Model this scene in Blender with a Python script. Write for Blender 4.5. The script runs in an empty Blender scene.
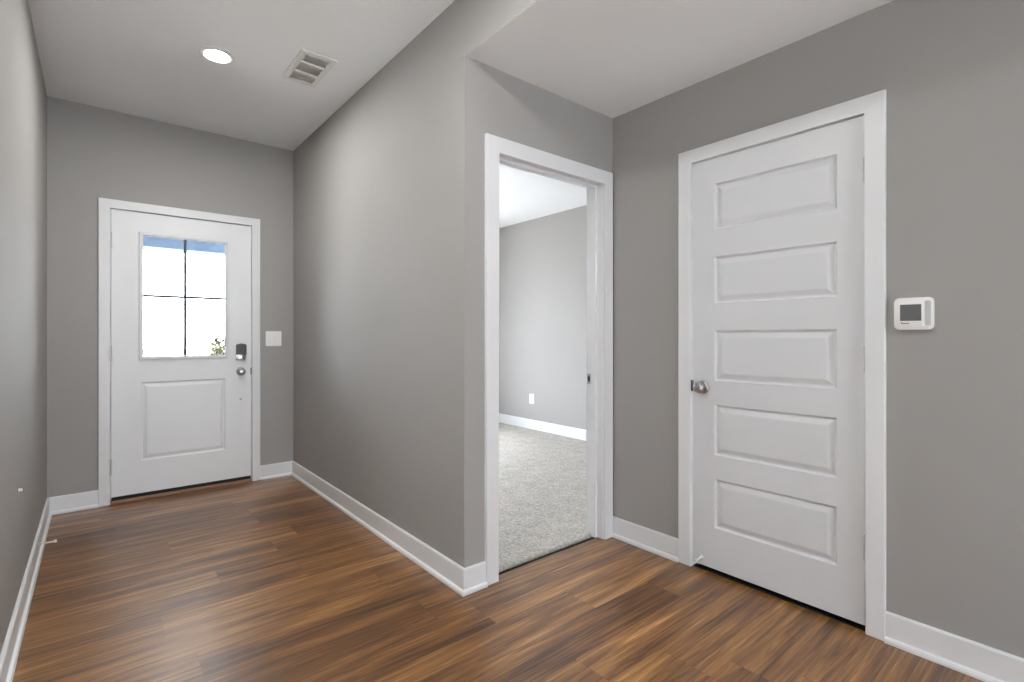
import bpy, bmesh, math, random
from mathutils import Vector, Matrix

scene = bpy.context.scene
COL = scene.collection

# ------------------------------------------------------------------ camera
HORIZON_Y, FOCAL_PX, YAW = 336.19, 504.83, 0.6908
cam_data = bpy.data.cameras.new('camera')
cam_data.sensor_width = 36.0
cam_data.lens = FOCAL_PX / 1024 * 36.0
cam_data.shift_y = (HORIZON_Y - 341.0) / 1024
cam_data.clip_start = 0.02
cam_data.clip_end = 300
cam = bpy.data.objects.new('camera', cam_data)
COL.objects.link(cam)
cam.location = (0, 0, 1.167)
cam.rotation_euler = (math.pi / 2, 0, -YAW)
scene.camera = cam

# ------------------------------------------------------------------ view
scene.view_settings.view_transform = 'Standard'
scene.view_settings.look = 'None'
scene.view_settings.gamma = 1.0
scene.view_settings.use_curve_mapping = False
scene.view_settings.exposure = 0.0
scene.cycles.max_bounces = 10
scene.cycles.diffuse_bounces = 7
scene.cycles.sample_clamp_indirect = 40.0
scene.cycles.caustics_reflective = False
scene.cycles.caustics_refractive = False

# ------------------------------------------------------------------ room plan (metres)
XC, YD, XR, YF, XL = 1.2962, 1.9072, 2.3421, 4.4734, -0.2403   # hall wall, doorway wall, closet wall, front wall, left wall
H1, H2 = 2.7347, 2.4441                                         # hall ceiling, lower ceiling
T = 0.12                                                        # wall thickness
BACK, OPEN = -6.0, -1.0                                         # living room behind the camera
BX, BYF, BH = 4.2, 5.62, 2.62                                   # bedroom far wall, bedroom window wall, bedroom ceiling
GX0, GX1 = -3.5, 3.3
LEND = 1.9                                                      # near end of the left hall wall, where the living room opens

# ------------------------------------------------------------------ world: bright overcast sky
SKY = 22.0
world = bpy.data.worlds.new('overcast_sky')
scene.world = world
world.use_nodes = True
wn = world.node_tree
bg = wn.nodes['Background']
tc = wn.nodes.new('ShaderNodeTexCoord')
sx = wn.nodes.new('ShaderNodeSeparateXYZ')
rmp = wn.nodes.new('ShaderNodeValToRGB')
rmp.color_ramp.elements[0].position = 0.48
rmp.color_ramp.elements[0].color = (0.80, 0.84, 0.90, 1)
rmp.color_ramp.elements[1].position = 0.75
rmp.color_ramp.elements[1].color = (0.84, 0.91, 1.0, 1)
mr = wn.nodes.new('ShaderNodeMapRange')
mr.inputs['From Min'].default_value = -1
mr.inputs['From Max'].default_value = 1
wn.links.new(tc.outputs['Generated'], sx.inputs[0])
wn.links.new(sx.outputs['Z'], mr.inputs['Value'])
wn.links.new(mr.outputs['Result'], rmp.inputs['Fac'])
wn.links.new(rmp.outputs['Color'], bg.inputs['Color'])
bg.inputs['Strength'].default_value = SKY

# ------------------------------------------------------------------ lamps out of view: recessed ceiling discs, window portals
LAMP_COL = (1.0, 0.985, 0.96)
LAMP_L = 445.0                                                  # radiance of one recessed disc
LAMP_D = 0.13


def ceiling_disc(x, y, z, k=1.0):
    d = bpy.data.lights.new('recessed_disc', 'AREA')
    d.shape = 'DISK'
    d.size = LAMP_D
    d.energy = LAMP_L * k * math.pi * math.pi * (LAMP_D / 2) ** 2
    d.color = LAMP_COL
    o = bpy.data.objects.new('recessed_disc', d)
    o.location = (x, y, z)
    COL.objects.link(o)


def portal(x, y, z, w, h, rz):
    d = bpy.data.lights.new('window_portal', 'AREA')
    d.shape = 'RECTANGLE'
    d.size, d.size_y = w, h
    d.cycles.is_portal = True
    o = bpy.data.objects.new('window_portal', d)
    o.location = (x, y, z)
    o.rotation_euler = (math.pi / 2, 0, rz)
    COL.objects.link(o)


SUN = 170.0
sun_data = bpy.data.lights.new('bounce_sun', 'SUN')
sun_data.energy = SUN
sun_data.angle = math.radians(0.6)
sun_data.color = (1.0, 0.99, 0.97)
bounce_sun = bpy.data.objects.new('bounce_sun', sun_data)
bounce_sun.rotation_euler = (math.radians(48), 0, math.radians(-90))    # added sunlight through the made-up side window; carpet bounce brightens the ceilings
COL.objects.link(bounce_sun)

ceiling_disc(0.53, 1.30, H1 - 0.012)
ceiling_disc(-1.3, -2.4, H1 - 0.012)
ceiling_disc(1.2, -2.4, H1 - 0.012)

BW = (1.46, 3.32, 0.40, 2.30)        # bedroom window x0 x1 z0 z1
SW = (-0.40, 0.40, 1.35, 2.15)         # made-up living room side window for the bounced sunlight, y0 y1 z0 z1
GW = (-0.10, 1.60, 0.20, 2.15)          # unseen living room back window, placed to light the front door, x0 x1 z0 z1
portal((GW[0] + GW[1]) / 2, BACK - T, (GW[2] + GW[3]) / 2, GW[1] - GW[0], GW[3] - GW[2], math.pi)
portal((BW[0] + BW[1]) / 2, BYF + T, (BW[2] + BW[3]) / 2, BW[1] - BW[0], BW[3] - BW[2], 0)
portal(GX0 - T, (SW[0] + SW[1]) / 2, (SW[2] + SW[3]) / 2, SW[1] - SW[0], SW[3] - SW[2], math.pi / 2)
portal(0.525, YF + 0.09, 1.455, 0.52, 0.87, 0)


# ------------------------------------------------------------------ node helpers
def new_mat(name):
    m = bpy.data.materials.new(name)
    m.use_nodes = True
    nt = m.node_tree
    return m, nt, nt.nodes['Principled BSDF']


def node(nt, kind, **kw):
    n = nt.nodes.new(kind)
    for k, v in kw.items():
        setattr(n, k, v)
    return n


def math_node(nt, op, a, b=None, c=None):
    n = nt.nodes.new('ShaderNodeMath')
    n.operation = op
    for i, v in enumerate((a, b, c)):
        if v is None:
            continue
        if isinstance(v, (int, float)):
            n.inputs[i].default_value = v
        else:
            nt.links.new(v, n.inputs[i])
    return n.outputs[0]


def paint(name, col, rough=0.6, bump=0.0, scale=250.0, spec=0.4, var=0.015):
    m, nt, p = new_mat(name)
    p.inputs['Roughness'].default_value = rough
    p.inputs['Specular IOR Level'].default_value = spec
    geo = node(nt, 'ShaderNodeNewGeometry')
    nz = node(nt, 'ShaderNodeTexNoise')
    nz.inputs['Scale'].default_value = 1.7
    nz.inputs['Detail'].default_value = 4
    nt.links.new(geo.outputs['Position'], nz.inputs['Vector'])
    r = node(nt, 'ShaderNodeValToRGB')
    r.color_ramp.elements[0].position = 0.3
    r.color_ramp.elements[1].position = 0.7
    r.color_ramp.elements[0].color = tuple(c * (1 - var) for c in col) + (1,)
    r.color_ramp.elements[1].color = tuple(c * (1 + var) for c in col) + (1,)
    nt.links.new(nz.outputs['Fac'], r.inputs['Fac'])
    nt.links.new(r.outputs['Color'], p.inputs['Base Color'])
    if bump:
        n2 = node(nt, 'ShaderNodeTexNoise')
        n2.inputs['Scale'].default_value = scale
        n2.inputs['Detail'].default_value = 2
        nt.links.new(geo.outputs['Position'], n2.inputs['Vector'])
        b = node(nt, 'ShaderNodeBump')
        b.inputs['Strength'].default_value = bump
        b.inputs['Distance'].default_value = 0.001
        nt.links.new(n2.outputs['Fac'], b.inputs['Height'])
        nt.links.new(b.outputs['Normal'], p.inputs['Normal'])
    return m


def metal(name, col, rough):
    m, nt, p = new_mat(name)
    p.inputs['Base Color'].default_value = col + (1,)
    p.inputs['Metallic'].default_value = 1.0
    geo = node(nt, 'ShaderNodeNewGeometry')
    nz = node(nt, 'ShaderNodeTexNoise')
    nz.inputs['Scale'].default_value = 300
    nt.links.new(geo.outputs['Position'], nz.inputs['Vector'])
    r = node(nt, 'ShaderNodeMapRange')
    r.inputs['To Min'].default_value = rough * 0.85
    r.inputs['To Max'].default_value = rough * 1.15
    nt.links.new(nz.outputs['Fac'], r.inputs['Value'])
    nt.links.new(r.outputs['Result'], p.inputs['Roughness'])
    return m


def wood_floor():
    m, nt, p = new_mat('wood_plank_floor')
    L = nt.links
    geo = node(nt, 'ShaderNodeNewGeometry')
    sp = node(nt, 'ShaderNodeSeparateXYZ')
    L.new(geo.outputs['Position'], sp.inputs[0])
    X, Y = sp.outputs['X'], sp.outputs['Y']
    W, LEN = 0.182, 1.22
    yr = math_node(nt, 'DIVIDE', math_node(nt, 'ADD', Y, 20.035), W)
    row = math_node(nt, 'FLOOR', yr)
    fy = math_node(nt, 'FRACT', yr)
    wn1 = node(nt, 'ShaderNodeTexWhiteNoise', noise_dimensions='1D')
    L.new(row, wn1.inputs['W'])
    xo = math_node(nt, 'ADD', math_node(nt, 'DIVIDE', math_node(nt, 'ADD', X, 30.0), LEN), math_node(nt, 'MULTIPLY', wn1.outputs['Value'], 7.0))
    colm = math_node(nt, 'FLOOR', xo)
    fx = math_node(nt, 'FRACT', xo)
    idc = node(nt, 'ShaderNodeCombineXYZ')
    L.new(row, idc.inputs[0])
    L.new(colm, idc.inputs[1])
    wn2 = node(nt, 'ShaderNodeTexWhiteNoise', noise_dimensions='3D')
    L.new(idc.outputs[0], wn2.inputs['Vector'])
    pid = wn2.outputs['Value']

    def coords(kx, ky, off):
        c = node(nt, 'ShaderNodeCombineXYZ')
        L.new(math_node(nt, 'ADD', math_node(nt, 'MULTIPLY', X, kx), math_node(nt, 'MULTIPLY', pid, off)), c.inputs[0])
        L.new(math_node(nt, 'MULTIPLY', Y, ky), c.inputs[1])
        L.new(math_node(nt, 'MULTIPLY', pid, 37.0), c.inputs[2])
        return c.outputs[0]

    def noise(kx, ky, off, detail, rough=0.55, dist=0.0):
        n = node(nt, 'ShaderNodeTexNoise')
        n.inputs['Scale'].default_value = 1.0
        n.inputs['Detail'].default_value = detail
        n.inputs['Roughness'].default_value = rough
        n.inputs['Distortion'].default_value = dist
        L.new(coords(kx, ky, off), n.inputs['Vector'])
        return n.outputs['Fac']

    big = noise(0.8, 8.0, 53.0, 3, 0.55, 1.2)       # broad figure
    mid = noise(1.5, 38.0, 91.0, 6, 0.66, 1.3)       # streaks
    fine = noise(3.2, 130.0, 17.0, 4, 0.7, 0.5)     # pores
    v = math_node(nt, 'ADD', math_node(nt, 'MULTIPLY', big, 0.45), math_node(nt, 'MULTIPLY', mid, 0.55))
    v = math_node(nt, 'ADD', v, math_node(nt, 'MULTIPLY', fine, 0.31))
    v = math_node(nt, 'ADD', v, math_node(nt, 'MULTIPLY', math_node(nt, 'SUBTRACT', pid, 0.5), 0.07))
    r = node(nt, 'ShaderNodeValToRGB')
    cr = r.color_ramp
    cr.elements[0].position, cr.elements[0].color = 0.45, (0.026, 0.0095, 0.0028, 1)
    cr.elements[1].position, cr.elements[1].color = 0.85, (0.55, 0.31, 0.125, 1)
    e = cr.elements.new(0.555)
    e.color = (0.088, 0.034, 0.0085, 1)
    e = cr.elements.new(0.645)
    e.color = (0.185, 0.078, 0.020, 1)
    e = cr.elements.new(0.74)
    e.color = (0.31, 0.148, 0.044, 1)
    L.new(v, r.inputs['Fac'])
    # bevelled seams between planks
    ey = math_node(nt, 'MULTIPLY', math_node(nt, 'MINIMUM', fy, math_node(nt, 'SUBTRACT', 1.0, fy)), W)
    ex = math_node(nt, 'MULTIPLY', math_node(nt, 'MINIMUM', fx, math_node(nt, 'SUBTRACT', 1.0, fx)), LEN)
    ed = math_node(nt, 'MINIMUM', ey, ex)
    seam = node(nt, 'ShaderNodeMapRange')
    seam.inputs['From Min'].default_value = 0.0004
    seam.inputs['From Max'].default_value = 0.0016
    seam.inputs['To Min'].default_value = 0.65
    L.new(ed, seam.inputs['Value'])
    mx = node(nt, 'ShaderNodeVectorMath', operation='SCALE')
    L.new(r.outputs['Color'], mx.inputs[0])
    L.new(seam.outputs['Result'], mx.inputs['Scale'])
    L.new(mx.outputs[0], p.inputs['Base Color'])
    rr = node(nt, 'ShaderNodeMapRange')
    rr.inputs['To Min'].default_value = 0.30
    rr.inputs['To Max'].default_value = 0.42
    L.new(mid, rr.inputs['Value'])
    L.new(rr.outputs['Result'], p.inputs['Roughness'])
    p.inputs['Specular IOR Level'].default_value = 0.5
    p.inputs['Coat Weight'].default_value = 0.45
    p.inputs['Coat Roughness'].default_value = 0.26
    p.inputs['Coat IOR'].default_value = 1.6
    b = node(nt, 'ShaderNodeBump')
    b.inputs['Strength'].default_value = 0.25
    b.inputs['Distance'].default_value = 0.0012
    L.new(math_node(nt, 'ADD', math_node(nt, 'MULTIPLY', mid, 0.3), seam.outputs['Result']), b.inputs['Height'])
    L.new(b.outputs['Normal'], p.inputs['Normal'])
    return m


def carpet_mat():
    m, nt, p = new_mat('beige_carpet')
    L = nt.links
    geo = node(nt, 'ShaderNodeNewGeometry')
    n1 = node(nt, 'ShaderNodeTexNoise')
    n1.inputs['Scale'].default_value = 62
    n1.inputs['Detail'].default_value = 4
    n1.inputs['Roughness'].default_value = 0.7
    n2 = node(nt, 'ShaderNodeTexNoise')
    n2.inputs['Scale'].default_value = 9
    n2.inputs['Detail'].default_value = 3
    for n in (n1, n2):
        L.new(geo.outputs['Position'], n.inputs['Vector'])
    v = math_node(nt, 'ADD', math_node(nt, 'MULTIPLY', n1.outputs['Fac'], 0.75), math_node(nt, 'MULTIPLY', n2.outputs['Fac'], 0.18))
    r = node(nt, 'ShaderNodeValToRGB')
    r.color_ramp.elements[0].position = 0.34
    r.color_ramp.elements[0].color = (0.31, 0.285, 0.252, 1)
    r.color_ramp.elements[1].position = 0.58
    r.color_ramp.elements[1].color = (0.56, 0.53, 0.485, 1)
    L.new(v, r.inputs['Fac'])
    L.new(r.outputs['Color'], p.inputs['Base Color'])
    p.inputs['Roughness'].default_value = 1.0
    p.inputs['Specular IOR Level'].default_value = 0.05
    b = node(nt, 'ShaderNodeBump')
    b.inputs['Strength'].default_value = 0.8
    b.inputs['Distance'].default_value = 0.008
    L.new(n1.outputs['Fac'], b.inputs['Height'])
    L.new(b.outputs['Normal'], p.inputs['Normal'])
    return m


def glass_mat():
    m, nt, p = new_mat('clear_glass')
    nt.nodes.remove(p)
    out = nt.nodes['Material Output']
    tr = node(nt, 'ShaderNodeBsdfTransparent')
    tr.inputs['Color'].default_value = (0.95, 0.97, 0.97, 1)
    gl = node(nt, 'ShaderNodeBsdfGlossy')
    gl.inputs['Roughness'].default_value = 0.02
    fr = node(nt, 'ShaderNodeFresnel')
    fr.inputs['IOR'].default_value = 1.45
    mx = node(nt, 'ShaderNodeMixShader')
    nt.links.new(fr.outputs[0], mx.inputs[0])
    nt.links.new(tr.outputs[0], mx.inputs[1])
    nt.links.new(gl.outputs[0], mx.inputs[2])
    nt.links.new(mx.outputs[0], out.inputs['Surface'])
    return m


def lamp_mat():
    m, nt, p = new_mat('lit_lamp_lens')
    p.inputs['Base Color'].default_value = (0.9, 0.9, 0.9, 1)
    p.inputs['Emission Color'].default_value = LAMP_COL + (1,)
    p.inputs['Emission Strength'].default_value = LAMP_L * 1.3
    return m


WALL = paint('greige_wall_paint', (0.345, 0.336, 0.325), 0.75, 0.12, 220, 0.25)
BWALL = WALL
TRIM = paint('white_trim_paint', (0.715, 0.724, 0.736), 0.38, 0.0, spec=0.45)
DOORF = paint('white_door_paint_lightened', (0.76, 0.775, 0.79), 0.42, 0.0, spec=0.45)  # door white raised because too little light reaches the front door
DOORP = paint('white_door_paint_darkened', (0.655, 0.668, 0.685), 0.42, 0.0, spec=0.45)  # same door white lowered because the closet side gets more light
CEIL = paint('white_ceiling_paint', (0.885, 0.905, 0.93), 0.9, 0.2, 120, 0.1)
PLASTIC = paint('white_plastic', (0.80, 0.80, 0.79), 0.35, spec=0.5, var=0.005)
PLASTIC2 = paint('pale_grey_plastic', (0.52, 0.53, 0.54), 0.35, spec=0.5, var=0.005)
SCREEN = paint('grey_display', (0.135, 0.135, 0.138), 0.25, spec=0.5, var=0.03)
INK = paint('dark_grey_print', (0.12, 0.12, 0.12), 0.5)
NICKEL = metal('satin_nickel', (0.44, 0.435, 0.425), 0.28)
HINGE = metal('satin_hinge_metal', (0.50, 0.50, 0.49), 0.4)
DARKM = metal('dark_strike_metal', (0.20, 0.19, 0.18), 0.4)
GRAPH = paint('graphite_keypad', (0.060, 0.060, 0.062), 0.4, spec=0.5)
BLACK = paint('black_rubber_and_gap_shade', (0.012, 0.010, 0.009), 0.7)  # rubber sweep; also stands in for shade in gaps
DUCT = paint('grey_duct', (0.40, 0.40, 0.40), 0.7)
BRONZE = paint('brown_threshold', (0.30, 0.17, 0.10), 0.45, spec=0.5)
MUNT = paint('dark_grey_muntin', (0.065, 0.070, 0.075), 0.5)
CREAM = paint('cream_rubber', (0.80, 0.74, 0.64), 0.6)
FLOOR = wood_floor()
CARPET = carpet_mat()
GLASS = glass_mat()
LENS = lamp_mat()
CONC = paint('pale_concrete', (0.21, 0.208, 0.204), 0.9, 0.3, 60, 0.1)
ASPH = paint('blue_grey_asphalt', (0.009, 0.012, 0.018), 0.9)
BEAM = paint('blue_porch_paint', (0.030, 0.050, 0.085), 0.7)
SIDING = paint('pale_siding', (0.75, 0.75, 0.74), 0.7)
LEAF = paint('yellow_green_leaves', (0.034, 0.031, 0.006), 0.6, var=0.3)
LEAF2 = paint('blue_green_leaves', (0.004, 0.0065, 0.009), 0.6, var=0.3)
BARK = paint('grey_bark', (0.10, 0.08, 0.06), 0.9)

# ------------------------------------------------------------------ mesh helpers
ORIGIN = {}


def obj(name, bm, mat, parent=None, origin=None, smooth=False, auto=None):
    bmesh.ops.recalc_face_normals(bm, faces=bm.faces)
    if origin is None:
        vs = [v.co for v in bm.verts]
        lo = Vector([min(v[i] for v in vs) for i in range(3)])
        hi = Vector([max(v[i] for v in vs) for i in range(3)])
        origin = (lo + hi) / 2
        if parent is None:
            origin.z = lo.z
    origin = Vector(origin)
    bmesh.ops.translate(bm, verts=bm.verts, vec=-origin)
    me = bpy.data.meshes.new(name)
    for f in bm.faces:
        f.smooth = smooth
    bm.to_mesh(me)
    bm.free()
    if smooth:
        me.set_sharp_from_angle(angle=math.radians(auto or 35))
    me.materials.append(mat)
    o = bpy.data.objects.new(name, me)
    COL.objects.link(o)
    if parent is not None:
        o.parent = parent
        o.location = origin - ORIGIN[parent]
    else:
        o.location = origin
    ORIGIN[o] = origin
    return o


def empty(name, loc):
    o = bpy.data.objects.new(name, None)
    o.empty_display_size = 0.05
    o.location = loc
    COL.objects.link(o)
    ORIGIN[o] = Vector(loc)
    return o


def tag(o, label=None, cat=None, group=None, kind=None):
    for k, v in (('label', label), ('category', cat), ('group', group), ('kind', kind)):
        if v:
            o[k] = v
    return o


def add_box(bm, x0, x1, y0, y1, z0, z1, bevel=0.0, segs=2):
    x0, x1 = min(x0, x1), max(x0, x1)
    y0, y1 = min(y0, y1), max(y0, y1)
    z0, z1 = min(z0, z1), max(z0, z1)
    g = bmesh.ops.create_cube(bm, size=1.0)
    for v in g['verts']:
        v.co = Vector((x0 + (v.co.x + .5) * (x1 - x0), y0 + (v.co.y + .5) * (y1 - y0), z0 + (v.co.z + .5) * (z1 - z0)))
    if bevel:
        es = list({e for v in g['verts'] for e in v.link_edges})
        bmesh.ops.bevel(bm, geom=es, offset=bevel, segments=segs, profile=0.5, affect='EDGES')


def boxes(*bs, bevel=0.0):
    bm = bmesh.new()
    for b in bs:
        add_box(bm, *b, bevel=bevel)
    return bm


# wall frames: (u along wall, v up, w out of the wall towards the viewer)
def F_front(u, v, w):
    return Vector((u, YF - w, v))


def F_right(u, v, w):
    return Vector((XR - w, u, v))


def F_left(u, v, w):
    return Vector((XL + w, u, v))


def F_ceil(u, v, w):
    return Vector((u, v, H1 - w))


def F_bed(u, v, w):
    return Vector((BX - w, u, v))


def fbox(bm, F, u0, u1, v0, v1, w0, w1, bevel=0.0, segs=2):
    a, b = F(u0, v0, w0), F(u1, v1, w1)
    add_box(bm, a.x, b.x, a.y, b.y, a.z, b.z, bevel, segs)


def lathe(bm, F, u, v, prof, seg=28, axis='w'):
    """revolve (radius, offset) pairs round the outward axis through (u, v)"""
    rings = []
    for r, h in prof:
        ring = []
        for i in range(seg):
            a = 2 * math.pi * i / seg
            ring.append(bm.verts.new(F(u + r * math.cos(a), v + r * math.sin(a), h)))
        rings.append(ring)
    for a, b in zip(rings, rings[1:]):
        for i in range(seg):
            bm.faces.new((a[i], a[(i + 1) % seg], b[(i + 1) % seg], b[i]))
    bm.faces.new(rings[0])
    bm.faces.new(rings[-1])


def vcyl(bm, x, y, z0, z1, r, seg=14, r1=None):
    a = [bm.verts.new((x + r * math.cos(2 * math.pi * i / seg), y + r * math.sin(2 * math.pi * i / seg), z0)) for i in range(seg)]
    r1 = r if r1 is None else r1
    b = [bm.verts.new((x + r1 * math.cos(2 * math.pi * i / seg), y + r1 * math.sin(2 * math.pi * i / seg), z1)) for i in range(seg)]
    for i in range(seg):
        bm.faces.new((a[i], a[(i + 1) % seg], b[(i + 1) % seg], b[i]))
    bm.faces.new(a)
    bm.faces.new(b)


def extrude_profile(bm, F, pts, w0, w1, bevel=0.0):
    """closed outline pts (u, v) extruded from w0 to w1"""
    a = [bm.verts.new(F(u, v, w0)) for u, v in pts]
    b = [bm.verts.new(F(u, v, w1)) for u, v in pts]
    n = len(pts)
    side = []
    for i in range(n):
        side.append(bm.faces.new((a[i], a[(i + 1) % n], b[(i + 1) % n], b[i])))
    bm.faces.new(a)
    fb = bm.faces.new(b)
    if bevel:
        bmesh.ops.bevel(bm, geom=list(fb.edges), offset=bevel, segments=3, profile=0.5, affect='EDGES')


def rounded_rect(u0, u1, v0, v1, r, seg=5):
    pts = []
    for cu, cv, a0 in ((u1 - r, v1 - r, 0), (u0 + r, v1 - r, 90), (u0 + r, v0 + r, 180), (u1 - r, v0 + r, 270)):
        for k in range(seg + 1):
            a = math.radians(a0 + 90 * k / seg)
            pts.append((cu + r * math.cos(a), cv + r * math.sin(a)))
    return pts


def panel_slab(F, u0, u1, v0, v1, depth, panels, holes=(), face_w=0.0):
    """door slab: flat stiles and rails, raised panels set in moulded grooves, open holes for a lite"""
    bm = bmesh.new()
    us = sorted({u0, u1} | {p[i] for p in list(panels) + list(holes) for i in (0, 1)})
    vs = sorted({v0, v1} | {p[i] for p in list(panels) + list(holes) for i in (2, 3)})

    def inside(c, d, ps):
        for p in ps:
            if p[0] < c < p[1] and p[2] < d < p[3]:
                return True
        return False

    def quad(pts):
        bm.faces.new([bm.verts.new(F(*p)) for p in pts])

    for ua, ub in zip(us, us[1:]):
        for va, vb in zip(vs, vs[1:]):
            c, d = (ua + ub) / 2, (va + vb) / 2
            hole = inside(c, d, holes)
            if not hole and not inside(c, d, panels):
                quad([(ua, va, face_w), (ub, va, face_w), (ub, vb, face_w), (ua, vb, face_w)])
            if not hole:
                w = face_w - depth
                quad([(ua, va, w), (ub, va, w), (ub, vb, w), (ua, vb, w)])
    # groove profile: (inset, depth)
    prof = [(0.0, 0.0), (0.002, -0.0050), (0.006, -0.0120), (0.011, -0.0132), (0.015, -0.0122), (0.034, -0.0034), (0.038, -0.0026)]
    for p in panels:
        rings = []
        for ins, dp in prof:
            a, b, c, d = p[0] + ins, p[1] - ins, p[2] + ins, p[3] - ins
            rings.append([bm.verts.new(F(u, v, face_w + dp)) for u, v in ((a, c), (b, c), (b, d), (a, d))])
        for r0, r1 in zip(rings, rings[1:]):
            for i in range(4):
                bm.faces.new((r0[i], r0[(i + 1) % 4], r1[(i + 1) % 4], r1[i]))
        bm.faces.new(rings[-1])
    for rect in [(u0, u1, v0, v1)] + list(holes):
        a, b, c, d = rect
        cs = [(a, c), (b, c), (b, d), (a, d)]
        for i in range(4):
            p, q = cs[i], cs[(i + 1) % 4]
            lo, hi = (p, q)
            # split along the grid so that edges weld
            cuts = sorted([x for x in (us if p[1] == q[1] else vs)
                           if min(p[0], q[0]) <= x <= max(p[0], q[0])] if p[1] == q[1] else
                          [x for x in vs if min(p[1], q[1]) <= x <= max(p[1], q[1])])
            for s0, s1 in zip(cuts, cuts[1:]):
                if p[1] == q[1]:
                    e0, e1 = (s0, p[1]), (s1, p[1])
                else:
                    e0, e1 = (p[0], s0), (p[0], s1)
                quad([e0 + (face_w,), e1 + (face_w,), e1 + (face_w - depth,), e0 + (face_w - depth,)])
    bmesh.ops.remove_doubles(bm, verts=bm.verts, dist=0.0002)
    return bm


def casing(F, iu0, iu1, itop, ou0, ou1, otop, w0, w1, floor=0.0, bevel=0.003):
    """flat mitred casing: an upside-down U"""
    bm = bmesh.new()
    pts = [(ou0, floor), (ou0, otop), (ou1, otop), (ou1, floor), (iu1, floor), (iu1, itop), (iu0, itop), (iu0, floor)]
    extrude_profile(bm, F, pts, w0, w1, bevel)
    return bm


def baseboard(path, normals, height=0.113, thick=0.013, shoe=0.013, shoe_h=0.021, z0=0.0):
    bm = bmesh.new()
    prof = [(0, 0), (thick + shoe, 0), (thick + shoe, shoe_h * 0.45), (thick + shoe * 0.72, shoe_h * 0.82), (thick + 0.001, shoe_h),
            (thick, shoe_h + 0.0005), (thick, height - 0.006), (thick - 0.003, height - 0.001), (thick - 0.006, height), (0, height)]
    rings = []
    for i, p in enumerate(path):
        ns = []
        if i > 0:
            ns.append(normals[i - 1])
        if i < len(normals):
            n = normals[i]
            if not ns or n != ns[0]:
                ns.append(n)
        nx, ny = sum(n[0] for n in ns), sum(n[1] for n in ns)
        rings.append([bm.verts.new((p[0] + nx * o, p[1] + ny * o, z0 + h)) for o, h in prof])
    k = len(prof)
    for a, b in zip(rings, rings[1:]):
        for i in range(k):
            bm.faces.new((a[i], a[(i + 1) % k], b[(i + 1) % k], b[i]))
    bm.faces.new(rings[0])
    bm.faces.new(rings[-1])
    return bm


def struct(name, bm, mat, label=None, cat=None, **kw):
    return tag(obj(name, bm, mat, **kw), label, cat, kind='structure')


# ------------------------------------------------------------------ floors
struct('floor', boxes((XL - T, GX1, OPEN, YD + 0.035, -0.1, 0), (XL - T, XC + 0.06, YD + 0.035, YF + 0.02, -0.1, 0)), FLOOR,
       'warm brown wood plank floor of the entry hall', 'floor')
struct('floor_living', boxes((GX0 - T, GX1 + T, BACK - T, OPEN, -0.1, 0), (GX0 - T, XL - T, OPEN, LEND + T, -0.1, 0)), CARPET)  # unseen floor made pale carpet so light bounces up to the ceilings
struct('floor_bedroom', boxes((XC + 0.065, BX + T, YD + 0.03, BYF + T, -0.1, -0.012)), BLACK,  # black stands in for shade in the gap before the carpet
       'bedroom subfloor coloured black as shade in the doorway carpet gap', 'floor')

# carpet with a rolled front edge in the doorway
bm = bmesh.new()
cy0 = 1.974
prof = [(cy0 + 0.004, -0.012), (cy0, -0.004), (cy0, 0.004), (cy0 + 0.004, 0.009), (cy0 + 0.011, 0.012), (YD + T + 0.002, 0.012)]
xs = (1.4885, 2.2490)
rows = [[bm.verts.new((x, y, z)) for x in xs] for y, z in prof]
for a, b in zip(rows, rows[1:]):
    bm.faces.new((a[0], a[1], b[1], b[0]))
r0 = [bm.verts.new((x, YD + T + 0.002, 0.012)) for x in (XC + T, BX - 0.0)]
r1 = [bm.verts.new((x, BYF, 0.012)) for x in (XC + T, BX - 0.0)]
bm.faces.new((r0[0], r0[1], r1[1], r1[0]))
tag(obj('carpet', bm, CARPET), 'beige cut pile carpet covering the bedroom floor beyond the open doorway', 'carpet', kind='stuff')

# ------------------------------------------------------------------ walls
struct('wall_left', boxes((XL - T, XL, LEND, YF, 0, H1)), WALL, 'greige wall on the left of the entry hall', 'wall')
fo = (0.084, 0.975, 2.056)      # front door rough opening x0 x1 top
struct('wall_front', boxes((XL - T, fo[0] - 0.03, YF, YF + T, 0, H1), (fo[1] + 0.03, XC + T, YF, YF + T, 0, H1),
                           (fo[0] - 0.03, fo[1] + 0.03, YF, YF + T, fo[2] + 0.03, H1)), WALL, 'greige end wall with the white front door', 'wall')
struct('wall_hall', boxes((XC, XC + T, YD + T, YF, 0, H1)), WALL, 'long greige hall wall between front door and bedroom doorway', 'wall')
do = (1.4875, 2.2500, 2.046)    # doorway opening inside the jambs
struct('wall_doorway', boxes((XC, do[0] - 0.02, YD, YD + T, 0, H2), (do[1] + 0.02, GX1, YD, YD + T, 0, H2),
                             (do[0] - 0.02, do[1] + 0.02, YD, YD + T, do[2] + 0.02, H2)), WALL, 'greige wall with the open bedroom doorway', 'wall')
ko = (0.645, 1.393, 2.043)      # closet opening y0 y1 top
struct('wall_right', boxes((XR, XR + T, OPEN, ko[0] - 0.02, 0, H2), (XR, XR + T, ko[1] + 0.02, YD, 0, H2),
                           (XR, XR + T, ko[0] - 0.02, ko[1] + 0.02, ko[2] + 0.02, H2)), WALL, 'greige wall with closed closet door and thermostat', 'wall')
struct('wall_soffit', boxes((XC, XC + T, OPEN, YD + T, H2 + 0.0012, H1)), WALL, 'greige face of the dropped ceiling above the hall corner', 'wall')
struct('wall_closet', boxes((GX1 - T, GX1, OPEN, YD, 0, H2), (XR + T, GX1 - T, OPEN, OPEN + T, 0, H2)), WALL)
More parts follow.
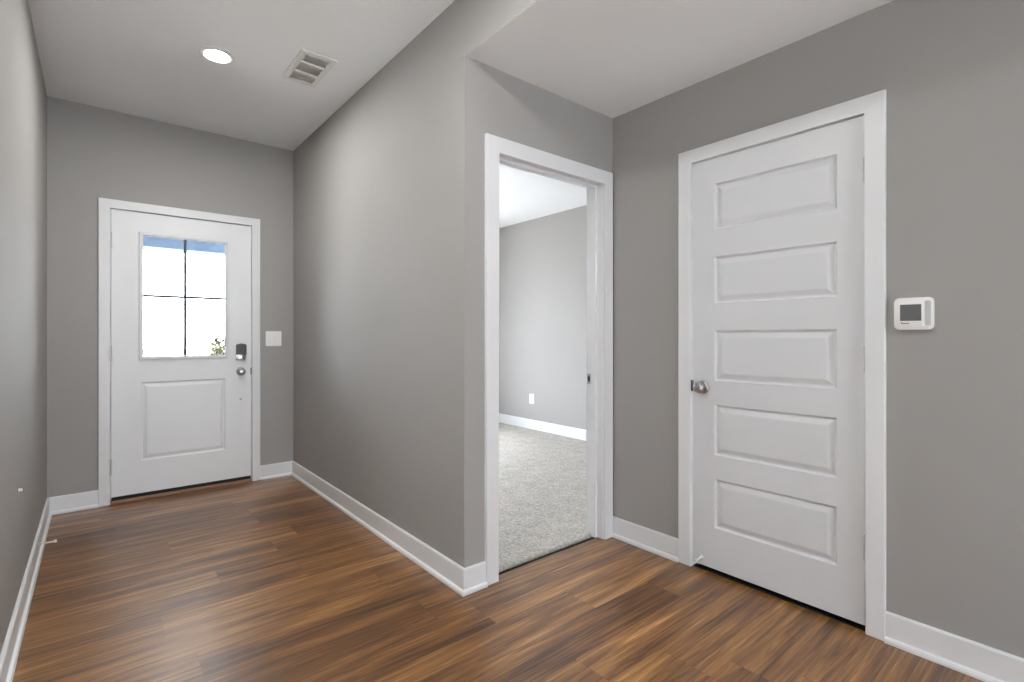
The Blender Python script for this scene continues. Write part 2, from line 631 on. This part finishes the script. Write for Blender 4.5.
# bedroom
struct('wall_bedroom_right', boxes((BX, BX + T, YD, BYF + T, -0.1, BH)), BWALL, 'brightly lit greige bedroom wall seen through the doorway', 'wall')
struct('wall_bedroom_front', boxes((XC, BW[0], BYF, BYF + T, -0.1, BH), (BW[1], BX, BYF, BYF + T, -0.1, BH),
                                   (BW[0], BW[1], BYF, BYF + T, -0.1, BW[2]), (BW[0], BW[1], BYF, BYF + T, BW[3], BH)), BWALL)
struct('wall_bedroom_left', boxes((XC, XC + T, YF + T, BYF, 0, BH)), BWALL)
struct('wall_bedroom_back', boxes((GX1, BX, YD, YD + T, -0.1, BH)), BWALL)
# living room behind the camera
struct('wall_living_back', boxes((GX0, GW[0], BACK - T, BACK, 0, H1), (GW[1], GX1, BACK - T, BACK, 0, H1),
                                 (GW[0], GW[1], BACK - T, BACK, 0, GW[2]), (GW[0], GW[1], BACK - T, BACK, GW[3], H1)), WALL)
struct('wall_living_left', boxes((GX0 - T, GX0, BACK - T, SW[0], 0, H1), (GX0 - T, GX0, SW[1], LEND + T, 0, H1), (GX0 - T, GX0, SW[0], SW[1], 0, SW[2]),
                                 (GX0 - T, GX0, SW[0], SW[1], SW[3], H1)), WALL)
struct('wall_living_right', boxes((GX1, GX1 + T, BACK - T, OPEN + T, 0, H1)), WALL)
struct('wall_living_front', boxes((GX0, XL - T, LEND, LEND + T, 0, H1)), WALL)

# ------------------------------------------------------------------ ceilings
struct('ceiling', boxes((GX0 - T, XC + T, BACK - T, YF + T, H1, H1 + 0.1), (XC + T, GX1 + T, BACK - T, YD + T, H1, H1 + 0.1)), CEIL,
       'white ceiling of the entry hall', 'ceiling')
struct('ceiling_low', boxes((XC + 0.0005, GX1, OPEN, YD + 0.0, H2, H2 + 0.0012)), CEIL, 'lower white ceiling in front of the closet', 'ceiling')
struct('ceiling_bedroom', boxes((XC + T, BX + T, YD + T, YF + T, BH, BH + 0.1), (XC, BX + T, YF + T, BYF + T, BH, BH + 0.1)), CEIL, 'bright white bedroom ceiling', 'ceiling')

# ------------------------------------------------------------------ casings and jambs
CW = 0.018
struct('trim_1', casing(F_front, fo[0] - 0.004, fo[1] + 0.003, fo[2] + 0.003, 0.0196, 1.035, 2.115, 0.0, CW), TRIM,
       'flat white casing around the front door', 'door casing')
bm = boxes((fo[0] - 0.03, fo[0], YF, YF + T, 0, fo[2] + 0.03), (fo[1], fo[1] + 0.03, YF, YF + T, 0, fo[2] + 0.03), (fo[0], fo[1], YF, YF + T, fo[2], fo[2] + 0.03),
           (fo[0], fo[0] + 0.02, YF + 0.0442, YF + 0.066, 0.02, fo[2]), (fo[1] - 0.02, fo[1], YF + 0.0442, YF + 0.066, 0.02, fo[2]), (fo[0], fo[1], YF + 0.0442, YF + 0.066, fo[2] - 0.02, fo[2]))
struct('trim_2', bm, TRIM, 'white jamb lining the front door opening', 'door jamb')

F_door = lambda u, v, w: Vector((u, YD - w, v))
struct('trim_3', casing(F_door, do[0] - 0.006, do[1] + 0.004, do[2] - 0.004, 1.410, 2.325, 2.1157, 0.0, CW), TRIM,
       'flat white casing around the open bedroom doorway', 'door casing')
bm = boxes((do[0] - 0.02, do[0], YD, YD + T, 0, do[2] + 0.02), (do[1], do[1] + 0.02, YD, YD + T, 0, do[2] + 0.02), (do[0], do[1], YD, YD + T, do[2], do[2] + 0.02))
st = 0.018
ys0, ys1 = YD + 0.037, YD + 0.073
for b in ((do[0], do[0] + st, ys0, ys1, 0, do[2]), (do[1] - st, do[1], ys0, ys1, 0, do[2]), (do[0] + st, do[1] - st, ys0, ys1, do[2] - st, do[2])):
    add_box(bm, *b, bevel=0.002)
jamb = struct('trim_4', bm, TRIM, 'white jamb with door stop lining the bedroom doorway', 'door jamb')
bm = bmesh.new()
F_jamb = lambda u, v, w: Vector((do[1] - w, u, v))
extrude_profile(bm, F_jamb, rounded_rect(YD + 0.083, YD + 0.116, 0.885, 0.945, 0.004), 0.0, 0.0015)
sp_ = tag(obj('strike_plate', bm, NICKEL, jamb), 'small metal strike plate with a dark latch hole')
bm = bmesh.new()
fbox(bm, F_jamb, YD + 0.093, YD + 0.107, 0.900, 0.930, 0.0012, 0.0022)
obj('latch_hole', bm, BLACK, sp_)

struct('trim_5', casing(F_right, ko[0] - 0.003, ko[1] + 0.003, ko[2] + 0.003, 0.5781, 1.4637, 2.110, 0.0, CW), TRIM,
       'flat white casing around the closet door', 'door casing')
bm = boxes((XR, XR + T, ko[0] - 0.02, ko[0], 0, ko[2] + 0.02), (XR, XR + T, ko[1], ko[1] + 0.02, 0, ko[2] + 0.02), (XR, XR + T, ko[0], ko[1], ko[2], ko[2] + 0.02),
           (XR + 0.037, XR + 0.07, ko[0], ko[0] + 0.011, 0, ko[2]), (XR + 0.037, XR + 0.07, ko[1] - 0.011, ko[1], 0, ko[2]), (XR + 0.037, XR + 0.07, ko[0], ko[1], ko[2] - 0.011, ko[2]))
struct('trim_6', bm, TRIM, 'white jamb lining the closet door opening', 'door jamb')

# ------------------------------------------------------------------ baseboards with shoe moulding
struct('baseboard_left', baseboard([(XL, LEND), (XL, YF), (0.0196, YF)], [(1, 0), (0, -1)]), TRIM,
       'white baseboard along the left wall to the front door', 'baseboard')
struct('baseboard_hall', baseboard([(1.035, YF), (XC, YF), (XC, YD), (1.410, YD)], [(0, -1), (-1, 0), (0, -1)]), TRIM,
       'white baseboard along the long hall wall and round its corner', 'baseboard')
struct('baseboard_doorway', baseboard([(XR, YD), (XR, 1.4637)], [(-1, 0)]), TRIM,
       'short white baseboard between bedroom doorway and closet door', 'baseboard')
struct('baseboard_right', baseboard([(XR, 0.5781), (XR, OPEN)], [(-1, 0)]), TRIM,
       'white baseboard under the thermostat', 'baseboard')
struct('baseboard_bedroom', baseboard([(BX, YD + T), (BX, BYF), (XC + T, BYF)], [(-1, 0), (0, -1)], height=0.118, shoe=0.001, shoe_h=0.01, z0=0.01), TRIM,
       'white baseboard on the bedroom wall above the carpet', 'baseboard')


# ------------------------------------------------------------------ door hardware
def knob_parts(F, u, v, parent, w=0.0):
    bm = bmesh.new()
    lathe(bm, F, u, v, [(0.0320, w - 0.0005), (0.0325, w + 0.003), (0.031, w + 0.006), (0.025, w + 0.0095), (0.017, w + 0.011)])
    rose = tag(obj('rose', bm, NICKEL, parent, smooth=True), 'round satin nickel rose')
    bm = bmesh.new()
    lathe(bm, F, u, v, [(0.0125, w + 0.009), (0.0115, w + 0.022), (0.0135, w + 0.027), (0.0205, w + 0.032), (0.0255, w + 0.039), (0.0272, w + 0.046),
                        (0.0262, w + 0.053), (0.0225, w + 0.058), (0.0150, w + 0.0610), (0.006, w + 0.0618)])
    kn = tag(obj('door_knob', bm, NICKEL, parent, smooth=True), 'round satin nickel door knob')
    bm = bmesh.new()
    lathe(bm, F, u, v, [(0.0055, w + 0.0612), (0.0055, w + 0.0630), (0.004, w + 0.0636)], seg=14)
    obj('lock_button', bm, NICKEL, kn, smooth=True)


def hinge(F, u, v0, v1, parent, side):
    """knuckle barrel standing proud of the gap, with tips"""
    bm = bmesh.new()
    c = F(u, v0, 0.004)
    n = 5
    for k in range(n):
        a = v0 + (v1 - v0) * k / n
        b = v0 + (v1 - v0) * (k + 1) / n - 0.0008
        vcyl(bm, c.x, c.y, a, b, 0.0056)
    vcyl(bm, c.x, c.y, v0 - 0.004, v0 - 0.0008, 0.0030, r1=0.0050)
    vcyl(bm, c.x, c.y, v1, v1 + 0.004, 0.0050, r1=0.0030)
    h = tag(obj('hinge', bm, HINGE, parent), 'satin metal hinge knuckle')
    bm = bmesh.new()
    fbox(bm, F, u, u + side * 0.007, v0, v1, -0.004, 0.0012)
    obj('hinge_leaf', bm, HINGE, h)


# ------------------------------------------------------------------ front door
fs = (0.088, 0.971, 0.046, 2.052)
lite = (0.257, 0.794, 1.011, 1.898)     # hole in the slab
gls = (0.268, 0.783, 1.022, 1.887)      # clear glass inside the moulded lip
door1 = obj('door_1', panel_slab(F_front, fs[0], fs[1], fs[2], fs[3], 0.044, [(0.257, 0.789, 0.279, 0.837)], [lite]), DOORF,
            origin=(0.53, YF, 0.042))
tag(door1, 'white front door with a four pane window and keypad deadbolt', 'door', kind='structure')
# lite frame: a moulded lip on each side of the glass
bm = bmesh.new()
for prof_, base in (([(-0.026, 0.0), (-0.0255, 0.010), (-0.020, 0.014), (-0.009, 0.014), (-0.002, 0.0105), (0.0, 0.0075), (0.0, 0.0035), (-0.0112, 0.0035)], 1),
                    ([(-0.026, -0.044), (-0.0255, -0.052), (-0.018, -0.054), (-0.0112, -0.050), (-0.0112, -0.0435)], 1)):
    rings = []
    for ins, h in prof_:
        a, b, c, d = gls[0] + ins, gls[1] - ins, gls[2] + ins, gls[3] - ins
        rings.append([bm.verts.new(F_front(u, v, h)) for u, v in ((a, c), (b, c), (b, d), (a, d))])
    for r0, r1 in zip(rings, rings[1:]):
        for i in range(4):
            bm.faces.new((r0[i], r0[(i + 1) % 4], r1[(i + 1) % 4], r1[i]))
lf = tag(obj('window_frame', bm, TRIM, door1), 'white moulded frame of the door window')
bm = bmesh.new()
fbox(bm, F_front, gls[0] - 0.008, gls[1] + 0.008, gls[2] - 0.008, gls[3] + 0.008, -0.001, 0.003)
tag(obj('window_pane', bm, GLASS, lf), 'clear glass pane of the door window')
for v in (True, False):
    bm = bmesh.new()
    if v:
        fbox(bm, F_front, 0.5125, 0.5305, gls[2], gls[3], 0.0034, 0.0080, 0.001)
    else:
        fbox(bm, F_front, gls[0], gls[1], 1.4490, 1.4670, 0.0032, 0.0076, 0.001)
    tag(obj('muntin', bm, MUNT, lf), 'thin dark grey upright muntin' if v else 'thin dark grey cross muntin')
for v0, v1 in ((1.782, 1.888), (0.995, 1.101), (0.205, 0.311)):
    hinge(F_front, fs[0] - 0.003, v0, v1, door1, -1)
# keypad deadbolt
bm = bmesh.new()
extrude_profile(bm, F_front, rounded_rect(0.861, 0.931, 0.977, 1.103, 0.012), 0.0, 0.022, 0.004)
kp = tag(obj('deadbolt', bm, NICKEL, door1, smooth=True), 'keypad deadbolt with dark cover over a satin metal base')
bm = bmesh.new()
pts = [(0.8595, 1.022), (0.9325, 1.022), (0.9325, 1.098), (0.922, 1.104), (0.896, 1.110), (0.870, 1.104), (0.8595, 1.098)]
extrude_profile(bm, F_front, pts, 0.020, 0.031, 0.003)
tag(obj('keypad_cover', bm, GRAPH, kp), 'dark graphite keypad cover')
bm = bmesh.new()
lathe(bm, F_front, 0.896, 0.999, [(0.019, 0.021), (0.019, 0.026), (0.017, 0.0285), (0.010, 0.0295)])
ro = obj('thumb_turn', bm, NICKEL, kp, smooth=True)
bm = bmesh.new()
extrude_profile(bm, F_front, rounded_rect(0.890, 0.902, 0.983, 1.015, 0.005), 0.0285, 0.040, 0.002)
obj('thumb_blade', bm, NICKEL, ro, smooth=True)
knob_parts(F_front, 0.896, 0.887, door1)
bm = bmesh.new()
fbox(bm, F_front, 0.966, 0.9755, 0.858, 0.915, -0.006, 0.0022, 0.0008)
tag(obj('latch_plate', bm, DARKM, door1), 'dark metal latch plate at the door edge')
bm = bmesh.new()
lathe(bm, F_front, 0.896, 0.667, [(0.009, 0.0), (0.009, 0.003), (0.006, 0.005), (0.002, 0.0055)], seg=16)
tag(obj('screw_cap', bm, HINGE, door1, smooth=True), 'small grey round cap below the knob')
bm = bmesh.new()
fbox(bm, F_front, fs[0] + 0.002, fs[1] - 0.002, 0.0200, 0.050, -0.040, -0.006)
tag(obj('door_sweep', bm, BLACK, door1), 'black rubber sweep under the front door')
bm = bmesh.new()
add_box(bm, fo[0], fo[1], YF - 0.016, YF + T, 0, 0.020, bevel=0.004)
struct('trim_7', bm, BRONZE, 'low brown threshold under the front door', 'threshold')

# ------------------------------------------------------------------ closet door
ks = (0.6485, 1.3900, 0.025, 2.040)
PZ = [(1.690, 1.914), (1.329, 1.555), (0.949, 1.195), (0.584, 0.832), (0.226, 0.468)]
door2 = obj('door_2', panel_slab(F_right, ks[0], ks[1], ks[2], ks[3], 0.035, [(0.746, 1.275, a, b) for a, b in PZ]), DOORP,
            origin=(XR, (ks[0] + ks[1]) / 2, ks[2]))
tag(door2, 'white five panel closet door, closed, beside the thermostat', 'door', kind='structure')
for v0, v1 in ((1.776, 1.870), (1.031, 1.125), (0.287, 0.381)):
    hinge(F_right, ks[0] - 0.002, v0, v1, door2, -1)
knob_parts(F_right, 1.333, 0.914, door2)
bm = bmesh.new()
fbox(bm, F_right, 1.3870, 1.3958, 0.890, 0.945, -0.006, 0.0120, 0.0008)
tag(obj('latch_plate', bm, DARKM, door2), 'dark metal latch plate at the closet door edge')
# rigid door stop screwed to the foot of the closet door
bm = bmesh.new()
lathe(bm, F_right, 1.342, 0.062, [(0.011, 0.0), (0.011, 0.003), (0.0055, 0.006), (0.0045, 0.050), (0.0075, 0.052), (0.0085, 0.060), (0.006, 0.064)], seg=16)
tag(obj('door_stop', bm, TRIM, door2, smooth=True), 'short white peg door stop at the foot of the closet door')

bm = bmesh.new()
add_box(bm, XR + 0.004, XR + 0.045, ko[0] + 0.0005, ko[1] - 0.0005, 0, 0.004, bevel=0.001)  # black strip stands in for the shaded gap under the door
struct('closet_gap_shade', bm, BLACK, 'thin black strip added as shade in the gap under the closet door', 'threshold')

# ------------------------------------------------------------------ ceiling light in view
LX, LY = 0.527, 3.222
light = empty('ceiling_light', (LX, LY, H1))
tag(light, 'round recessed ceiling light, switched on, between front door and vent', 'ceiling light')
bm = bmesh.new()
lathe_pts = [(0.088, 0.0), (0.088, 0.003), (0.082, 0.0065), (0.066, 0.008), (0.060, 0.005), (0.0595, 0.002)]
seg = 48
rings = [[bm.verts.new(F_ceil(LX + r * math.cos(2 * math.pi * i / seg), LY + r * math.sin(2 * math.pi * i / seg), h)) for i in range(seg)] for r, h in lathe_pts]
for a, b in zip(rings, rings[1:]):
    for i in range(seg):
        bm.faces.new((a[i], a[(i + 1) % seg], b[(i + 1) % seg], b[i]))
tag(obj('trim_ring', bm, PLASTIC, light, smooth=True), 'white trim ring')
bm = bmesh.new()
lathe(bm, F_ceil, LX, LY, [(0.0590, 0.0005), (0.0590, 0.0045), (0.045, 0.0055)], seg=40)
tag(obj('lens', bm, LENS, light), 'glowing white lens')

# ------------------------------------------------------------------ ceiling vent: frame, three banks of slats
vx0, vx1, vy0, vy1 = 0.868, 1.064, 2.842, 3.232
vent = empty('ceiling_vent', ((vx0 + vx1) / 2, (vy0 + vy1) / 2, H1))
tag(vent, 'white rectangular ceiling air vent with three banks of slats', 'air vent')
bank_x0, bank_x1 = vx0 + 0.034, vx1 - 0.030
n = 3
inner0, inner1 = vy0 + 0.034, vy1 - 0.030
gap = 0.026
bl = (inner1 - inner0 - gap * (n - 1)) / n
banks = [(inner0 + k * (bl + gap), inner0 + k * (bl + gap) + bl) for k in range(n)]
bm = bmesh.new()
fw = 0.010
fbox(bm, F_ceil, vx0, bank_x0, vy0, vy1, 0, fw, 0.003)
fbox(bm, F_ceil, bank_x1, vx1, vy0, vy1, 0, fw, 0.003)
fbox(bm, F_ceil, bank_x0 - 0.004, bank_x1 + 0.004, vy0, banks[0][0], 0, fw, 0.003)
fbox(bm, F_ceil, bank_x0 - 0.004, bank_x1 + 0.004, banks[-1][1], vy1, 0, fw, 0.003)
for a, b in zip(banks, banks[1:]):
    fbox(bm, F_ceil, bank_x0 - 0.004, bank_x1 + 0.004, a[1], b[0], 0, fw, 0.002)
obj('vent_frame', bm, PLASTIC, vent)
bm = bmesh.new()
fbox(bm, F_ceil, bank_x0, bank_x1, inner0, inner1, 0.0002, 0.0010)
obj('backing', bm, PLASTIC, vent)
for a, b in banks:
    m_ = 6
    for k in range(m_):
        y = a + (b - a) * (k + 0.5) / m_
        bm = bmesh.new()
        hw = (b - a) / m_ * 0.55
        pts = [(y - hw, 0.0095), (y - hw + 0.001, 0.0102), (y + hw, 0.0022), (y + hw - 0.001, 0.0015)]
        va = [bm.verts.new(F_ceil(bank_x0 - 0.001, yy, w)) for yy, w in pts]
        vb = [bm.verts.new(F_ceil(bank_x1 + 0.001, yy, w)) for yy, w in pts]
        for i in range(4):
            bm.faces.new((va[i], va[(i + 1) % 4], vb[(i + 1) % 4], vb[i]))
        bm.faces.new(va)
        bm.faces.new(vb)
        obj('slat', bm, PLASTIC, vent)

# ------------------------------------------------------------------ light switch by the front door
sw = empty('light_switch', (1.140, YF, 1.084))
tag(sw, 'white double light switch plate right of the front door', 'light switch')
bm = bmesh.new()
extrude_profile(bm, F_front, rounded_rect(1.080, 1.200, 1.086, 1.208, 0.005), 0.0, 0.006, 0.002)
obj('switch_plate', bm, PLASTIC, sw)
for c in (1.117, 1.163):
    bm = bmesh.new()
    a = [(c - 0.016, 1.114), (c + 0.016, 1.114), (c + 0.016, 1.180), (c - 0.016, 1.180)]
    lo = [bm.verts.new(F_front(u, v, 0.0055)) for u, v in a]
    hi = [bm.verts.new(F_front(u, v, 0.0068 if v > 1.15 else 0.0098)) for u, v in a]
    mid0 = None
    for i in range(4):
        bm.faces.new((lo[i], lo[(i + 1) % 4], hi[(i + 1) % 4], hi[i]))
    bm.faces.new(lo)
    bm.faces.new(hi)
    obj('rocker', bm, PLASTIC, sw)

# ------------------------------------------------------------------ thermostat on the closet wall
th = empty('thermostat', (XR, 0.4915, 1.189))
tag(th, 'white thermostat with grey screen on the wall right of the closet door', 'thermostat')
bm = bmesh.new()
extrude_profile(bm, F_right, rounded_rect(0.434, 0.549, 1.1915, 1.309, 0.014), 0.0, 0.021, 0.005)
bd = obj('thermostat_body', bm, PLASTIC, th, smooth=True)
bm = bmesh.new()
extrude_profile(bm, F_right, rounded_rect(0.4585, 0.541, 1.201, 1.301, 0.006), 0.0205, 0.0255, 0.002)
obj('front_cover', bm, PLASTIC, th, smooth=True)
bm = bmesh.new()
extrude_profile(bm, F_right, rounded_rect(0.4395, 0.4565, 1.206, 1.297, 0.006), 0.0205, 0.0225, 0.001)
tag(obj('side_strip', bm, PLASTIC2, th), 'pale grey side strip')
bm = bmesh.new()
extrude_profile(bm, F_right, rounded_rect(0.4665, 0.5295, 1.2235, 1.284, 0.002), 0.025, 0.0262)
tag(obj('screen', bm, SCREEN, th), 'dark grey blank screen')
bm = bmesh.new()
y = 0.5265
for wdt, hh in ((0.0045, 0.0058), (0.0032, 0.0040), (0.0030, 0.0040), (0.0034, 0.0040), (0.0028, 0.0040), (0.0030, 0.0040)):
    fbox(bm, F_right, y - wdt, y, 1.2125, 1.2125 + hh, 0.0253, 0.0259)
    y -= wdt + 0.0010
tag(obj('print_mark', bm, INK, th), 'tiny dark print under the screen')

# ------------------------------------------------------------------ bedroom outlet
ol = empty('wall_outlet', (BX, 4.69, 0.327))
tag(ol, 'white wall outlet low on the bedroom wall above the carpet', 'outlet')
bm = bmesh.new()
extrude_profile(bm, F_bed, rounded_rect(4.69 - 0.04, 4.69 + 0.04, 0.327, 0.447, 0.005), 0.0, 0.006, 0.002)
obj('outlet_plate', bm, PLASTIC, ol)
for z in (0.366, 0.408):
    bm = bmesh.new()
    extrude_profile(bm, F_bed, rounded_rect(4.69 - 0.016, 4.69 + 0.016, z - 0.014, z + 0.014, 0.008), 0.0055, 0.0078, 0.0008)
    rc = obj('receptacle', bm, PLASTIC, ol)
    bm = bmesh.new()
    for dy in (-0.006, 0.006):
        fbox(bm, F_bed, 4.69 + dy - 0.001, 4.69 + dy + 0.001, z - 0.004, z + 0.005, 0.0074, 0.0080)
    obj('slot', bm, BLACK, rc)

# ------------------------------------------------------------------ door stop on the left baseboard and bumper on the left wall
ds = empty('door_stop', (XL + 0.013, 3.655, 0.066))
tag(ds, 'thin spring door stop with cream tip on the left baseboard', 'door stop')
DSV = 0.066
bm = bmesh.new()
lathe(bm, F_left, 3.655, DSV, [(0.010, 0.0125), (0.010, 0.016), (0.005, 0.020)], seg=16)
obj('base', bm, TRIM, ds, smooth=True)
bm = bmesh.new()
prof = []
for k in range(22):
    w = 0.019 + k * 0.0024
    prof += [(0.0034, w), (0.0044, w + 0.0012)]
lathe(bm, F_left, 3.655, DSV, prof, seg=14)
obj('spring', bm, CREAM, ds, smooth=True)
bm = bmesh.new()
lathe(bm, F_left, 3.655, DSV, [(0.0045, 0.070), (0.0065, 0.0715), (0.0070, 0.080), (0.005, 0.083)], seg=16)
tag(obj('tip', bm, CREAM, ds, smooth=True), 'cream rubber tip')
wb = empty('wall_bumper', (XL, 2.88, 0.524))
tag(wb, 'tiny white round bumper on the left wall', 'wall bumper')
bm = bmesh.new()
lathe(bm, F_left, 2.88, 0.535, [(0.009, 0.0), (0.009, 0.002), (0.006, 0.004), (0.0055, 0.006)], seg=18)
obj('mount', bm, PLASTIC, wb, smooth=True)
bm = bmesh.new()
lathe(bm, F_left, 2.88, 0.535, [(0.007, 0.0058), (0.008, 0.007), (0.008, 0.010), (0.006, 0.0115)], seg=18)
obj('pad', bm, PLASTIC, wb, smooth=True)

# ------------------------------------------------------------------ outside the front door
struct('ground', boxes((-80, 80, YF + T, 140, -0.25, -0.15)), CONC, 'pale sunlit concrete drive outside the front door', 'ground')
struct('porch_floor', boxes((-1.2, XC - 0.02, YF + T, 7.4, -0.15, -0.04)), CONC)
struct('porch_beam', boxes((-1.2, XC - 0.02, 7.1, 7.4, 2.195, 2.75)), BEAM, 'blue grey porch beam across the top of the door window', 'beam')
struct('porch_ceiling', boxes((-1.2, XC - 0.02, YF + T, 7.1, 2.60, 2.75)), SIDING)
struct('road', boxes((-60, 60, 44.0, 58.0, -0.15, -0.14)), ASPH, 'distant blue grey road seen through the door window', 'road')


def shrub(name, x, y, z, h, r, mat, seed, count, label):
    rnd = random.Random(seed)
    root = empty(name, (x, y, z))
    tag(root, label, 'shrub')
    bm = bmesh.new()
    for k in range(7):
        a = rnd.uniform(0, 6.28)
        d = rnd.uniform(0.2, 0.75) * r
        p0, p1 = Vector((x, y, z)), Vector((x + d * math.cos(a), y + d * math.sin(a), z + h * rnd.uniform(0.6, 0.98)))
        side = (p1 - p0).cross(Vector((0, 1, 0))).normalized()
        up = (p1 - p0).cross(side).normalized()
        ra = [bm.verts.new(p0 + (side * math.cos(t) + up * math.sin(t)) * 0.02) for t in (0, 2.1, 4.2)]
        rb = [bm.verts.new(p1 + (side * math.cos(t) + up * math.sin(t)) * 0.006) for t in (0, 2.1, 4.2)]
        for i in range(3):
            bm.faces.new((ra[i], ra[(i + 1) % 3], rb[(i + 1) % 3], rb[i]))
        bm.faces.new(ra)
        bm.faces.new(rb)
    obj('stems', bm, BARK, root)
    bm = bmesh.new()
    for k in range(count):
        a = rnd.uniform(0, 6.28)
        t = rnd.uniform(0.15, 1.0)
        rr = r * math.sqrt(rnd.random()) * (1.15 - 0.6 * t)
        c = Vector((x + rr * math.cos(a), y + rr * math.sin(a), z + h * t))
        d = Vector((rnd.uniform(-1, 1), rnd.uniform(-1, 1), rnd.uniform(-0.3, 1))).normalized()
        s = d.cross(Vector((rnd.uniform(-1, 1), rnd.uniform(-1, 1), 0.3))).normalized()
        nrm = d.cross(s) * 0.006
        ln, wd = rnd.uniform(0.07, 0.13), rnd.uniform(0.025, 0.045)
        pts = [c, c + d * ln * 0.5 + s * wd + nrm, c + d * ln, c + d * ln * 0.5 - s * wd + nrm]
        bm.faces.new([bm.verts.new(p) for p in pts])
    obj('leaves', bm, mat, root)


shrub('garden_shrub', 1.56, 9.6, -0.15, 1.25, 0.10, LEAF, 3, 230, 'yellow green shrub at the lower right of the door window')
shrub('garden_shrub', 2.20, 12.6, -0.15, 1.20, 0.10, LEAF2, 5, 330, 'dark blue green shrub at the right edge of the door window')
